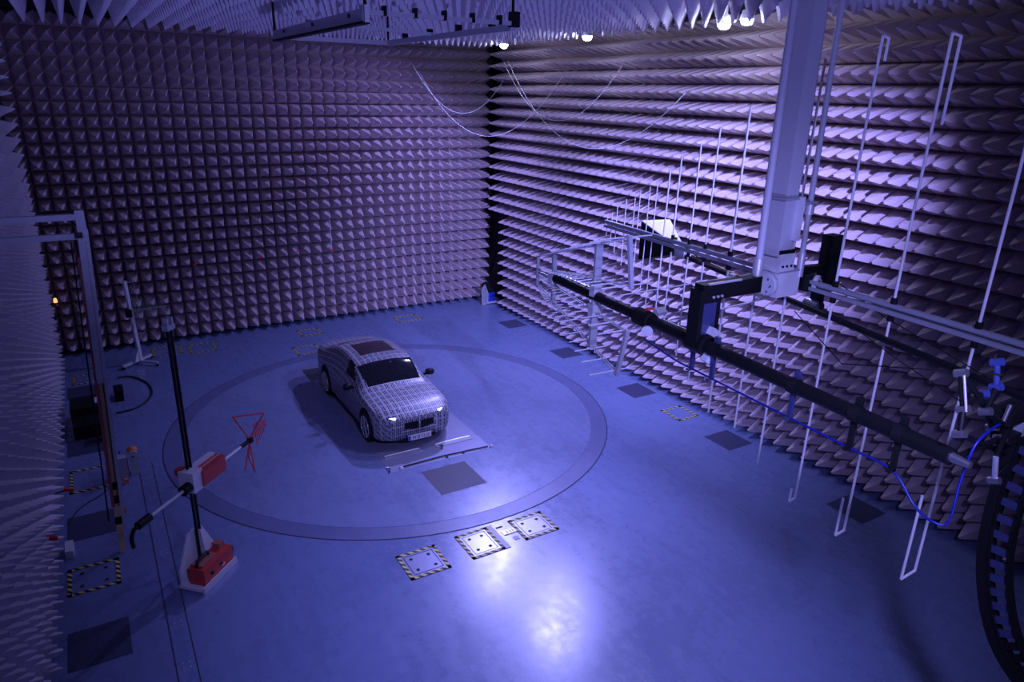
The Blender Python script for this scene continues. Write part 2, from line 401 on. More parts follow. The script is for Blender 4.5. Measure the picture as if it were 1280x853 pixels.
# ------------------------------------------------------------------ ceiling lamps
def flood_beam(t, beam, soft=0.08, color=LAMP_COLOR):
    ld = bpy.data.lights.new('floodlight', 'SPOT'); ld.energy = beam[0]; ld.color = color; ld.shadow_soft_size = soft
    ld.spot_size = math.radians(beam[2]); ld.spot_blend = beam[3]
    lo = bpy.data.objects.new('floodlight', ld); COL.objects.link(lo); lo.parent = t; lo.location = (0, 0, -0.13)
    lo.rotation_euler = V(beam[1]).to_track_quat('-Z', 'Y').to_euler()
for i, l in enumerate(LAMPS):
    lab = ['bright ceiling floodlight deepest in the back right corner of the room', 'bright ceiling floodlight halfway along the right hand wall',
           'bright ceiling floodlight left one of the close pair near the hoist mast', 'bright ceiling floodlight right one of the close pair beside the hoist mast'][i]
    t = thing('ceiling_floodlight', l, lab, 'lamp', 'ceiling floodlights along the right wall')
    x, y, z = l
    MB().lathe([(0.05, 0.62), (0.05, 0.20), (0.10, 0.18), (0.13, 0.03), (0.125, 0.03)], (x, y, z + 0.03), (0, 0, 1), 16).build('housing', 'lightgrey', t)
    MB().lathe([(0.02, -0.05), (0.085, -0.03), (0.115, 0.02), (0.115, 0.055)], (x, y, z), (0, 0, 1), 16).build('lens', 'lampglow', t)
    flood_beam(t, BEAMS[i])
    if i in ADDED_BEAMS: flood_beam(t, ADDED_BEAMS[i], 0.10)
t = thing('ceiling_floodlight', NEAR_LAMP, 'ceiling floodlight over the viewing end of the room, above the picture', 'lamp')
x, y, z = NEAR_LAMP
MB().lathe([(0.05, 0.50), (0.05, 0.20), (0.10, 0.18), (0.13, 0.03), (0.125, 0.03)], (x, y, z + 0.03), (0, 0, 1), 16).build('housing', 'lightgrey', t)
flood_beam(t, NEAR_BEAM, 0.45)
t = thing('ceiling_floodlight', WALL_LAMP, 'ceiling floodlight beside the hoist mast top, above the picture', 'lamp')
x, y, z = WALL_LAMP
MB().lathe([(0.05, 0.42), (0.05, 0.20), (0.10, 0.18), (0.12, 0.03), (0.115, 0.03)], (x, y, z), (0, 0, 1), 16).build('housing', 'lightgrey', t)
flood_beam(t, WALL_BEAM, 0.08)
t = thing('fill_lamp', FILL_LAMP, 'added blue fill lamp on a short stand behind the camera, outside the picture', 'lamp')
x, y, z = FILL_LAMP
MB().tube((x, y, 0), (x, y, z - .1), 0.03).build('lamp_pole', 'black', t)
MB().lathe([(0.10, -.30), (0.16, -.20), (0.18, -.04), (0.17, -.04)], (x, y, z), FILL_BEAM[1], 16).build('housing', 'black', t)
flood_beam(t, FILL_BEAM, 0.25, FILL_COLOR)

# ------------------------------------------------------------------ ceiling frame
cx0, cx1, cy0, cy1, cz = 3.82, 5.97, -14.3, -9.55, 8.30
t = thing('ceiling_frame', ((cx0 + cx1) / 2, (cy0 + cy1) / 2, cz), 'rectangular pale beam frame hung under the ceiling spikes', 'frame')
for nm, a, b, hh, ww in (('side_beam', (cx0, cy0, cz + .10), (cx0, cy1, cz + .10), .15, .07), ('side_beam', (cx1, cy0, cz + .08), (cx1, cy1, cz + .08), .09, .07),
                         ('end_beam', (cx0, cy0, cz + .13), (cx1, cy0, cz + .13), .055, .06), ('end_beam', (cx0, cy1, cz + .08), (cx1, cy1, cz + .08), .08, .06),
                         ('cross_beam', (cx0, -11.6, cz + .20), (cx1, -11.6, cz + .13), .05, .06)):
    MB().beam(a, b, ww, hh).build(nm, 'lightgrey', t)
for y in (cy0, cy1):
    for x in (cx0, cx1): MB().tube((x, y, cz + .1), (x, y, ZC), 0.022).build('hanger_rod', 'black', t)
for k in range(5):
    MB().box((cx0 + 0.25 + 0.42 * k, cy0, cz + .16), (0.04, 0.10, 0.12)).build('clamp', 'black', t)
for k in range(4):
    MB().box((cx1, cy0 + 0.6 + 1.1 * k, cz + .17), (0.10, 0.05, 0.10)).build('clamp', 'black', t)
MB().box((cx1 + .02, cy0, cz + .18), (0.12, 0.12, 0.20)).build('corner_bracket', 'black', t)
MB().box((cx0, cy0 - .05, cz + .11), (0.06, 0.03, 0.20)).build('end_plate', 'white', t)
for k in range(3):
    MB().tube((cx0 - .04, cy0 + .5 + 1.7 * k, cz + .12), (cx0 - .06, cy0 + .5 + 1.7 * k, cz + .12), 0.025).build('bolt', 'black', t)
MB().box((cx0, (cy0 + cy1) / 2, cz + .010), (0.11, cy1 - cy0, 0.03)).build('seal_strip', 'blackmatt', t)

# ------------------------------------------------------------------ hoist mast with the antenna gantry
MX, MY = 7.93, -17.72
t = thing('hoist_mast', (MX, MY, ZC), 'tall pale telescopic mast hanging from the ceiling with black side arms and boom tubes', 'mast')
MB().box((8.05, MY + .12, 7.92), (0.23, 0.25, 3.24)).build('outer_column', 'lightgrey', t)
MB().box((8.21, MY + .14, 7.9), (0.09, 0.18, 2.7)).build('drive_housing', 'grey', t)
MB().box((8.07, MY + .13, 5.98), (0.27, 0.28, 0.75)).build('inner_column', 'lightgrey', t)
MB().box((8.19, MY + .02, 6.08), (0.10, 0.16, 0.55)).build('side_cover', 'white', t)
MB().box((8.07, MY + .13, 6.34), (0.36, 0.36, 0.025)).build('collar_ring', 'grey', t)
MB().box((8.10, MY + .13, 5.66), (0.30, 0.30, 0.05)).build('collar_ring', 'blackmatt', t)
hb = MB().box((8.12, MY + .13, 5.52), (0.28, 0.30, 0.26)).build('rotator', 'white', t)
for dx in (-0.08, 0.0, 0.08): MB().tube((8.12 + dx, MY - .02, 5.47), (8.12 + dx, MY - .035, 5.47), 0.016).build('screw', 'black', hb)
head = MB().box((8.21, MY + .16, 5.22), (0.42, 0.36, 0.33)).build('head_box', 'white', t)
MB().box((8.20, MY + .16, 5.395), (0.43, 0.38, 0.02)).build('head_seam', 'grey', head)
DC = V((7.95, MY + .10, 5.23))
MB().lathe([(0.145, 0), (0.155, 0.02), (0.155, 0.06), (0.13, 0.075)], DC, (-1, -.25, 0), 28).build('rotary_disc', 'lightgrey', t)
for k in range(6):
    a = k * math.pi / 3; p = DC + V((-.075, .095 * math.cos(a) - .02, .095 * math.sin(a)))
    MB().tube(p, p + V((-.012, 0, 0)), 0.012).build('screw', 'steel', t)
# guide pipes either side
for (xa, xb, r) in ((7.60, 7.60, 0.048), (8.42, 8.42, 0.036)):
    MB().tube((xa, MY, 5.35), (xb, MY, ZC - .02), r, seg=12).build('guide_pipe', 'lightgrey', t)
    MB().tube((xa, MY, 5.30), (xa, MY, 5.62), r * 1.35, seg=12).build('pipe_foot', 'alu', t)
MB().box((8.33, MY, 6.27), (0.36, 0.10, 0.03)).build('pipe_bracket', 'grey', t)
MB().tube((8.42, MY, 6.12), (8.42, MY, 6.25), 0.06, seg=10).build('pipe_clamp', 'alu', t)
MB().box((8.53, MY - .02, 5.22), (0.14, 0.20, 0.22)).build('connector_block', 'black', t)
MB().lathe([(0.10, 0), (0.11, 0.03), (0.10, 0.06)], (8.60, MY - .12, 5.22), (0.3, -1, 0), 12).build('connector_cap', 'white', t)
for k in range(4):
    MB().box((8.60 + .05 * (k % 2), MY - .19, 5.15 + .05 * k), (0.03, 0.02, 0.03)).build('connector_pin', 'black', t)
# near (left) arm
arm = MB().beam((7.62, MY, 5.30), (6.62, MY, 5.30), 0.16, 0.20).build('cross_arm', 'black', t)
MB().box((6.95, MY - .09, 5.41), (0.55, 0.03, 0.02)).build('arm_strip', 'alu', arm)
for k in range(3): MB().tube((6.78 + .07 * k, MY - .08, 5.24), (6.78 + .07 * k, MY - .10, 5.24), 0.018).build('bolt', 'alu', arm)
dr = MB()
dr.box((6.60, MY, 4.98), (0.07, 0.18, 0.72)); dr.box((6.90, MY, 4.93), (0.05, 0.16, 0.56)); dr.box((6.75, MY, 5.22), (0.30, 0.17, 0.10))
dr.build('drop_bracket', 'black', t)
MB().box((6.75, MY - .04, 4.97), (0.24, 0.06, 0.46)).build('bracket_web', 'blueblack', t)  # front face of the black bracket, its blue light is in the colour
MB().tube((6.68, MY - .16, 4.65), (6.70, MY + .14, 4.65), 0.125, seg=16).build('tube_clamp', 'black', t)
MB().box((6.80, MY - .10, 4.80), (0.10, 0.14, 0.10), Matrix.Rotation(0.6, 3, 'Y')).build('clamp_plate', 'white', t)
MB().box((6.70, MY - .20, 4.50), (0.16, 0.10, 0.12), Matrix.Rotation(0.6, 3, 'Y')).build('clamp_plate', 'white', t)
# far (right) arm
MB().beam((8.42, MY + .10, 5.36), (9.05, MY, 5.36), 0.10, 0.10).build('cross_arm', 'black', t)
MB().box((9.0, MY, 5.42), (0.22, 0.16, 0.78)).build('slide_plate', 'blackmatt', t)
MB().box((8.88, MY, 4.98), (0.14, 0.12, 0.34)).build('drop_bracket', 'blueblack', t)
MB().tube((8.80, MY - .12, 4.85), (8.84, MY + .12, 4.85), 0.085, seg=12).build('tube_clamp', 'steel', t)
# boom tubes
A1 = V((6.888, -14.299, 4.66)); A2 = V((6.521, -20.924, 4.638))
B1 = V((9.42, -14.45, 4.86)); B2 = V((7.86, -21.05, 4.85))
MB().tube(A1, A2, 0.078, seg=14).build('boom_tube', 'black', t)
MB().tube(B1, B2, 0.042, seg=10).build('boom_tube', 'black', t)
A_ = lambda s: A1 + (A2 - A1).normalized() * s
MB().beam(A_(0) + V((0.03, 0, .083)), A_(1.1) + V((0.03, 0, .083)), 0.03, 0.012).build('label_strip', 'alu', t)
MB().beam(A_(2.7) + V((0.03, 0, .083)), A_(3.3) + V((0.03, 0, .083)), 0.03, 0.012).build('label_strip', 'alu', t)
MB().beam(B1 + V((0, -.3, .047)), B1 + (B2 - B1) * .33 + V((0, 0, .047)), 0.02, 0.01).build('label_strip', 'yellow', t)
MB().tube(A_(2.2), A_(2.5), 0.12, seg=16).build('tube_clamp', 'blackmatt', t)
MB().lathe([(0.065, 0), (0.08, 0.015), (0.08, 0.04)], A_(2.46) + V((-.07, -.05, -.11)), (-.6, -.6, -.2), 14).build('clamp_plate', 'white', t)
MB().box(A_(2.55) + V((.1, 0, .14)), (0.16, 0.10, 0.06), Matrix.Rotation(0.5, 3, 'X')).build('clamp_plate', 'alu', t)
MB().box(A_(2.42) + V((0.02, 0, .15)), (0.10, 0.05, 0.03)).build('clamp_knob', 'redrod', t)
for s_ in (3.36, 3.72, 4.93, 5.68, 6.15):
    p = A_(s_)
    MB().tube(p + V((0, .05, 0)), p + V((0, -.05, 0)), 0.088, seg=12).build('hook_band', 'blackmatt', t)
    hk = MB(); hk.box(p + V((0, 0, -.22)), (0.04, 0.05, 0.32)); hk.box(p + V((0.03, 0, .11)), (0.05, 0.06, 0.10)); hk.box(p + V((-.03, 0, -.37)), (0.09, 0.05, 0.025))
    hk.build('cable_hook', 'blueblack' if s_ < 5.4 else 'blackmatt', t)
# braces between the two boom tubes
for a, b in ((A_(1.3), V((9.0, -16.1, 4.86))), (A_(2.5), V((9.0, -16.6, 4.86))), (A_(2.6), V((8.45, -17.3, 4.9)))):
    MB().tube(a, b, 0.011).build('brace_rod', 'rod', t)
MB().box((9.0, -16.1, 4.86), (0.09, 0.1, 0.09)).build('brace_clamp', 'alu', t)

# ------------------------------------------------------------------ large vertical antenna
Ba, Bb = V((8.9, -13.2, 5.2)), V((8.3, -20.6, 5.2)); bd = (Bb - Ba).normalized()
bx = V((bd.y, -bd.x, 0)).normalized()
if bx.x < 0: bx = -bx
tilt = math.radians(1.2); up = V((math.sin(tilt), 0, math.cos(tilt)))
t = thing('log_periodic_antenna', Ba + bd * 4, 'huge pale log periodic antenna with upright rods on a long grey boom behind the mast', 'antenna')
for dz in (0.045, -0.045):
    MB().beam(Ba - bd * .28 + V((0, 0, dz)), Bb + bd * .1 + V((0, 0, dz)), 0.06, 0.045).build('boom', 'grey', t)
MB().beam(Ba - bd * .28 + bx * .035, Bb + bx * .035, 0.012, 0.02).build('feed_line', 'alu', t)
EL = [(-.22, .19, .22), (-.07, .24, .25), (.08, .38, .5), (.34, .54, .68), (.6, .6, .71), (.74, .75, .9), (1.0, .84, 1.0), (1.2, .99, 1.22), (1.5, 1.17, 1.33), (1.75, 1.41, 1.62),
      (2.18, 1.64, 1.84), (2.56, 1.89, 2.17), (3.12, 2.2, 2.5), (3.72, 2.5, 2.5), (4.28, 2.8, 2.88), (5.04, 3.02, 3.0), (5.87, 3.0, 3.02), (6.87, 3.05, 2.96)]
FOLD = {15: (.12, .25, .2), 16: (.17, .9, .55), 17: (.27, 1.1, 1.12)}
for i, (s_, hu, hl) in enumerate(EL):
    p = Ba + bd * s_; r = 0.008 if s_ < 1.4 else (0.013 if s_ < 3 else 0.017)
    for sg, h in ((1, hu), (-1, hl)):
        q0 = p + up * (0.06 * sg); q1 = p + up * (h * sg)
        m_ = MB(); m_.tube(q0, q1, r)
        if i in FOLD:
            off, fu, fd = FOLD[i]; q2 = q1 + V((off * sg, 0, -.02)); f_ = fu if sg > 0 else fd
            m_.tube(q1, q2, r); m_.tube(q2, q2 - up * (f_ * sg), r)
        el = m_.build('element_rod', 'rod', t)
        if s_ > 1.6: MB().tube(p + up * (0.07 * sg), p + up * (0.14 * sg), r * 2.3).build('insulator', 'blackmatt', el)
# ------------------------------------------------------------------ stacked horizontal antenna on the near boom tube
ad = (V((6.521, -20.924, 0)) - V((6.888, -14.299, 0))).normalized(); ax = V((-ad.y, ad.x, 0))
t = thing('stacked_antenna', A1, 'pale wedge shaped antenna with many short rods at the tip of the near black tube', 'antenna')
def S(s, h, lat=0.0): return V((A1.x, A1.y, 4.638)) + ad * s + V((0, 0, h)) + ax * lat
RAILS = [('upper_outer_rail', (-.62, .26), (1.88, 1.05)), ('upper_inner_rail', (-.62, .05), (2.0, .38)), ('lower_inner_rail', (-.62, -.06), (1.99, -.30)), ('lower_outer_rail', (-.60, -.24), (1.83, -.99))]
for nm, a, b in RAILS:
    for lat in (-.022, .022):
        MB().tube(S(a[0], a[1], lat), S(b[0], b[1], lat), 0.012).build('rail', 'lightgrey', t)
    for k in range(19):
        u_ = 0.97 * 0.875 ** k; s_ = a[0] + (b[0] - a[0]) * u_; h_ = a[1] + (b[1] - a[1]) * u_; hl = 0.04 + 0.42 * u_
        MB().tube(S(s_, h_, -hl), S(s_, h_, hl), 0.011 if u_ > .35 else 0.007, seg=6).build('element_rod', 'rod', t)
def post(a, b, wd, m='lightgrey'): return MB().beam(S(*a), S(*b), wd, 0.05, up=ad).build('post', m, t)
post((-.08, .44), (-.06, -.38), .07); post((1.17, .85), (1.15, -.80), .12); post((1.88, 1.07), (2.01, .34), .06, 'lightgrey'); post((2.0, -.26), (1.82, -1.02), .06)
MB().box(S(-.61, 0), (0.05, 0.03, 0.56)).build('tip_plate', 'lightgrey', t)
for s_, h_, dz in ((-.07, 0, .16), (1.16, .12, .2), (1.15, -.2, .2)):
    MB().box(S(s_, h_), (0.16, 0.12, dz)).build('mounting_block', 'white', t)
MB().tube(S(-.6, 0), S(0, 0), 0.015).build('nose_rod', 'steel', t)

# ------------------------------------------------------------------ horn antenna on the far boom tube
t = thing('horn_antenna', B1, 'black horn antenna with white top at the end of the far tube', 'antenna')
hd = (B1 - B2).normalized(); hxv = V((hd.y, -hd.x, 0)).normalized()
if hxv.x < 0: hxv = -hxv
hz = V((0, 0, 1)); Hc = B1 + V((0, 0, 0.06))
apt = Hc + hd * 0.95
def hp(c, wx, wz): return [c + hxv * (a * wx) + hz * (b * wz) for a, b in ((-1, -1), (1, -1), (1, 1), (-1, 1))]
th, mo = hp(Hc, .07, .06), hp(apt, .30, .36)
h_ = MB(); h_.add(th + mo, [(0, 1, 5, 4), (1, 2, 6, 5), (3, 0, 4, 7), (0, 3, 2, 1)])
ins = hp(apt + hd * .001, .28, .34); thi = hp(Hc + hd * .05, .05, .04)
h_.add(thi + ins, [(0, 4, 5, 1), (1, 5, 6, 2), (2, 6, 7, 3), (3, 7, 4, 0)])
h_.add(mo + ins, [(0, 1, 5, 4), (1, 2, 6, 5), (2, 3, 7, 6), (3, 0, 4, 7)])
h_.build('horn_flare', 'black', t)
top = MB(); top.prism([th[3] + hz * .01, th[2] + hz * .01, mo[2] + hz * .01, mo[3] + hz * .01], (0, 0, 1), 0.02); top.build('top_plate', 'white', t)
MB().box(Hc - hd * .12, (0.18, 0.24, 0.18)).build('feed_box', 'lightgrey', t)
MB().tube(Hc + hd * .18 + hz * .16, Hc + hd * .18 + hz * .20, 0.04).build('connector', 'black', t)
MB().path([Hc + hz * .12, Hc - hd * .25 + hz * .10, Hc - hd * .6 + hz * .02, Hc - hd * 1.0 + hz * .01], 0.012).build('feed_cable', 'blackmatt', t)

# ------------------------------------------------------------------ black truss, drag chain and cables
t = thing('truss_frame', (7.0, -20.95, 4.8), 'black tubular truss with bluish joints at the back end of the boom tubes', 'frame')
def TP(x, z, dy=0.0): return V((x, -20.95 + dy, z))
J = {'a': TP(6.53, 4.647), 'b': TP(6.486, 5.394, .1), 'c': TP(6.448, 5.116), 'd': TP(6.383, 4.926, -.05), 'e': TP(7.102, 4.311, -.1), 'f': TP(7.009, 4.58, -.1), 'g': TP(7.72, 4.311),
     'h': TP(7.243, 4.658), 'i': TP(6.889, 5.133, .08), 'k': TP(6.787, 5.132, .05), 'l': TP(7.286, 4.712, .1), 'm': TP(7.662, 4.439, .1), 'n': TP(7.055, 5.39, .1), 'o': TP(7.038, 5.178, .05),
     'p': TP(6.843, 5.008), 'q': TP(7.213, 4.809), 'r': TP(7.55, 4.40, .05), 's': TP(7.35, 4.74), 'u': TP(7.5, 5.30, .3)}
for a, b in ('bc', 'cd', 'dr', 'ah', 'hs', 'eg', 'ci', 'bk', 'kl', 'lm', 'pq', 'ql', 'fs', 'eh', 'nu', 'op'):
    MB().tube(J[a], J[b], 0.026, seg=8).build('strut', 'black', t)
for n_ in 'bcdehilopn':
    MB().tube(J[n_] + V((0, .045, -.02)), J[n_] + V((0, -.045, .02)), 0.036, seg=8).build('joint', 'bluejoint' if n_ in 'oin' else 'steel', t)
MB().tube(J['n'], J['o'], 0.027).build('joint_sleeve', 'bluejoint', t)
MB().tube(J['o'], J['p'], 0.020).build('joint_sleeve', 'bluejoint', t)
MB().tube(J['e'] + V((0, 0, .02)), J['f'], 0.024).build('joint_sleeve', 'alu', t)
MB().tube(J['q'], J['q'] + V((.06, 0, .17)), 0.020).build('joint_sleeve', 'steel', t)
MB().tube(J['c'] + V((-.03, -.04, 0)), J['b'] + V((-.03, -.04, 0)), 0.012).build('strut', 'alu', t)
MB().tube(A2 + (A2 - A1).normalized() * -.12, A2 + (A2 - A1).normalized() * .16, 0.062, 0.03, seg=12).build('end_cone', 'steel', t)
MB().box(TP(7.45, 4.83, .05), (0.36, 0.18, 0.12)).build('drive_block', 'blackmatt', t)
MB().box(TP(7.58, 4.61, .05), (0.40, 0.18, 0.09)).build('drive_block', 'blackmatt', t)
MB().box(TP(7.58, 4.72, .0), (0.06, 0.08, 0.22)).build('hinge_plate', 'grey', t)

t = thing('cable_chain', (7.5, -21.0, 4.2), 'black drag chain with blue lit links hanging in a curve on the right', 'cable')
def spline(pts, n=8):
    pts = [V(p) for p in pts]; out = []
    for i in range(len(pts) - 1):
        p0 = pts[max(i - 1, 0)]; p1 = pts[i]; p2 = pts[i + 1]; p3 = pts[min(i + 2, len(pts) - 1)]
        for k in range(n):
            u = k / n
            out.append(0.5 * ((2 * p1) + (p2 - p0) * u + (2 * p0 - 5 * p1 + 4 * p2 - p3) * u * u + (3 * p1 - p0 - 3 * p2 + p3) * u ** 3))
    out.append(pts[-1]); return out
ch_pts = [(-21.043, 4.52), (-21.023, 4.14), (-21.015, 3.784), (-21.032, 3.429), (-21.079, 3.132), (-21.159, 2.852), (-21.265, 2.60), (-21.398, 2.398), (-21.577, 2.251), (-21.817, 2.13), (-22.1, 2.06)]
cpts = spline([(7.7, y, z) for y, z in ch_pts], 2)
def side(d_):
    q = V((0, d_.z, -d_.y)); return q if q.z * 0 + q.y > 0 or (abs(q.y) < 1e-6 and q.z > 0) else -q
for k in range(len(cpts) - 1):
    a, b = cpts[k], cpts[k + 1]; d_ = (b - a).normalized(); nrm = side(d_); e_ = d_ * .006
    o = MB().beam(a + nrm * .085 - e_, b + nrm * .085 + e_, 0.02, 0.12, up=(1, 0, 0)).build('chain_link', 'blackmatt', t)
    MB().beam(a - nrm * .085 - e_, b - nrm * .085 + e_, 0.02, 0.12, up=(1, 0, 0)).build('far_plate', 'blackmatt', o)
    m_ = (a + b) / 2
    MB().beam(m_ - nrm * .08 - V((.03, 0, 0)), m_ + nrm * .08 - V((.03, 0, 0)), 0.075, 0.02, up=(1, 0, 0)).build('cross_bar', 'blueblack' if k < 13 else 'blackmatt', o)  # upper bars dark blue, blue light put into their colour
gs = MB(); n4 = len(cpts)
for k in range(n4):
    d_ = (cpts[min(k + 1, n4 - 1)] - cpts[max(k - 1, 0)]).normalized(); nrm = side(d_); p = cpts[k]
    gs.v.extend([p + nrm * .10 + V((-.07, 0, 0)), p + nrm * .19 + V((-.07, 0, 0)), p + nrm * .19 + V((.07, 0, 0)), p + nrm * .10 + V((.07, 0, 0))])
for k in range(n4 - 1):
    for q in range(4): gs.f.append([4 * k + q, 4 * k + (q + 1) % 4, 4 * k + 4 + (q + 1) % 4, 4 * k + 4 + q]); gs.sm.append(False)
gs.f.append([3, 2, 1, 0]); gs.f.append([4 * n4 - 4, 4 * n4 - 3, 4 * n4 - 2, 4 * n4 - 1]); gs.sm += [False, False]
gs.build('guide_strip', 'blackmatt', t)

cb = [A_(2.45) + V((-.05, 0, -.26)), A_(3.0) + V((0, 0, -.36)), A_(3.36) + V((0, 0, -.37)), A_(3.72) + V((0, 0, -.37)), A_(4.4) + V((0, 0, -.37)), A_(4.93) + V((0, 0, -.37)), A_(5.68) + V((0, 0, -.37)), A_(6.15) + V((0, 0, -.38)),
      A_(6.42) + V((0, 0, -.60)), V((6.52, -20.9, 3.98)), V((6.58, -21.0, 4.02)), V((6.60, -21.0, 4.4)), V((6.68, -21.0, 4.72)), V((6.86, -21.0, 4.83)), V((7.2, -20.95, 4.82))]
tag(MB().path(spline(cb), 0.013).build('signal_cable', 'bluecable'), 'blue signal cable slung in hooks under the near black boom tube', 'cable')
tag(MB().path([(8.2, -17.9, 4.9), (7.4, -19.2, 4.75), (7.0, -20.95, 5.32)], 0.006).build('stay_wire', 'blackmatt'), 'thin black stay wire running nearly level across to the truss top', 'wire')
tag(MB().path([(8.9, -17.9, 5.25), (8.55, -18.9, 5.05), (8.1, -20.4, 4.86)], 0.007).build('stay_wire', 'blackmatt'), 'thin black stay wire from the grey boom down to the far black tube', 'wire')
tag(MB().path([(8.8, -18.0, 4.86), (7.8, -19.6, 4.85), (6.75, -20.9, 5.02)], 0.006).build('stay_wire', 'blackmatt'), 'thin black stay wire sloping from the far tube clamp to the nearest truss joint', 'wire')

# ------------------------------------------------------------------ floor mast with red boxes, and its antenna
px, py = 1.18, -12.86
e1 = V((0.70, 0.714, 0)); e2 = V((-0.714, 0.70, 0))
t = thing('antenna_stand', (px, py, 0), 'slim black upright mast on a white base with red boxes standing on the floor', 'stand')
base = V((px, py, 0))
Rz = Matrix.Rotation(math.atan2(e1.y, e1.x), 3, 'Z')
MB().box(base + V((0, 0, .06)) - e2 * .1, (0.86, 0.44, 0.05), Rz).build('base_plate', 'white', t)
MB().box(base - e2 * .32 + V((0, 0, .06)), (0.86, 0.03, 0.11), Rz).build('front_rail', 'alu', t)
for s_, off in ((1, .04), (-1, .04)):
    pass
gp = lambda a, h: base + e1 * a + V((0, 0, h)) + e2 * .06
MB().prism([gp(-.42, .08), gp(.42, .08), gp(.42, .34), gp(.16, .86), gp(-.14, .86), gp(-.42, .34)], e2, 0.03).build('gusset_plate', 'white', t)
gp2 = lambda a, h: base + e2 * (.06 - a) + V((0, 0, h)) + e1 * .02
MB().prism([gp2(0, .08), gp2(.20, .08), gp2(.10, .84), gp2(0, .84)], e1, 0.03).build('gusset_rib', 'white', t)
rb = MB().box(base - e2 * .16 + e1 * .02 + V((0, 0, .225)), (0.72, 0.28, 0.29), Rz).build('motor_box', 'red', t)
MB().box(base - e2 * .14 - e1 * .10 + V((0, 0, .385)), (0.36, 0.20, 0.04), Rz).build('box_lid', 'rust', rb)
MB().path([base - e2 * .14 - e1 * .3 + V((0, 0, .38)), base - e2 * .14 - e1 * .26 + V((0, 0, .46)), base - e2 * .12 + V((0, 0, .47)), base - e2 * .12 + e1 * .04 + V((0, 0, .38))], 0.025).build('handle', 'rubber', rb)
MB().box(base - e2 * .12 + e1 * .28 + V((0, 0, .42)), (0.12, 0.14, 0.10), Rz).build('socket_box', 'rust', rb)
for a in (-.16, .08): MB().tube(base - e2 * .30 + e1 * a + V((0, 0, .22)), base - e2 * .32 + e1 * a + V((0, 0, .22)), 0.03).build('knob', 'black', rb)
MB().box(base - e2 * .31 + e1 * .10 + V((0, 0, .20)), (0.08, 0.02, 0.03), Rz).build('latch', 'alu', rb)
MB().path(spline([base + e1 * .40 - e2 * .2 + V((0, 0, .03)), base + e1 * .62 - e2 * .1 + V((0, 0, .03)), base + e1 * .75 + V((0, 0, .03)), base + e1 * .68 + e2 * .14 + V((0, 0, .03)), base + e1 * .5 + e2 * .06 + V((0, 0, .03))], 6), 0.022).build('mains_lead', 'rubber', t)
for s_ in (-1, 1): MB().tube(base + e1 * (.02 + .038 * s_) + V((0, 0, .3)), base + e1 * (.02 + .038 * s_) + V((0, 0, 4.22)), 0.022, seg=8).build('rail_tube', 'black', t)
MB().box(base + e1 * .02 + e2 * .02 + V((0, 0, 2.3)), (0.035, 0.03, 3.8), Rz).build('toothed_belt', 'steel', t)
MB().box(base + e1 * .02 + V((0, 0, 4.24)), (0.16, 0.10, 0.08), Rz).build('top_pulley', 'lightgrey', t)
for s_ in (-1, 1): MB().box(base + e1 * (.02 + .05 * s_) + V((0, 0, 4.33)), (0.03, 0.08, 0.10), Rz).build('pulley_cheek', 'lightgrey', t)
cz_ = 1.78
MB().box(base - e1 * .02 - e2 * .04 + V((0, 0, cz_)), (0.22, 0.26, 0.34), Rz).build('carriage', 'white', t)
cb_ = MB().box(base + e1 * .34 - e2 * .08 + V((0, 0, cz_ - .01)), (0.56, 0.24, 0.26), Rz).build('carriage_box', 'red', t)
MB().box(base + e1 * .30 + e2 * .02 + V((0, 0, cz_ + .135)), (0.60, 0.10, 0.03), Rz).build('cover_strip', 'white', cb_)
MB().box(base + e1 * .34 - e2 * .10 + V((0, 0, cz_ + .125)), (0.54, 0.012, 0.012), Rz).build('cover_edge', 'alu', cb_)
MB().box(base - e1 * .02 + e2 * .12 + V((0, 0, cz_ + .12)), (0.14, 0.12, 0.10), Rz).build('carriage_cap', 'red', t)
# antenna on its boom
bz = 1.72
Q = lambda s, h=0.0, lat=0.0: V((1.10, -13.05, bz)) + e1 * s + V((0, 0, h)) + e2 * lat
t = thing('biconical_antenna', Q(1.55), 'red wire antenna with two triangular loops on a white boom held by the floor mast', 'antenna')
MB().tube(Q(-.92), Q(.2), 0.026, seg=10).build('boom_rod', 'white', t)
MB().tube(Q(.2), Q(1.45), 0.026, seg=10).build('boom_rod', 'white', t)
MB().tube(Q(-.08), Q(.10), 0.085, seg=14).build('boom_clamp', 'black', t)
MB().tube(Q(-1.02), Q(-.78), 0.06, seg=12).build('balance_weight', 'black', t)
MB().path(spline([Q(-1.0), Q(-1.1, -.02), Q(-1.16, -.12), Q(-1.15, -.26)], 5), 0.03).build('tail_cable', 'rubber', t)
MB().tube(Q(1.40), Q(1.62), 0.035, seg=8).build('balun', 'black', t)
MB().box(Q(1.68), (0.08, 0.08, 0.09), Rz).build('feed_block', 'black', t)
for k in range(4): MB().box(Q(1.25 + .07 * k, .06 - .02 * (k % 2), .10), (0.015, 0.015, 0.015)).build('ferrite', 'white', t)
for sg in (1, -1):
    lp = MB(); a, b, c = Q(1.66, .03 * sg), Q(1.50, .50 * sg, .16 * sg), Q(1.86, .46 * sg, -.20 * sg)
    for u_, v_ in ((a, b), (b, c), (c, a)): lp.tube(u_, v_, 0.013, seg=6)
    lp.build('triangle_loop', 'redrod', t)
lp = MB(); a, b, c = Q(1.66, -.03), Q(1.42, -.46, -.02), Q(1.90, -.40, .18)
MB().tube(a, b, 0.013, seg=6).build('triangle_rod', 'redrod', t)
MB().tube(Q(1.68), Q(2.18, .10), 0.014, seg=6).build('director_boom', 'redrod', t)
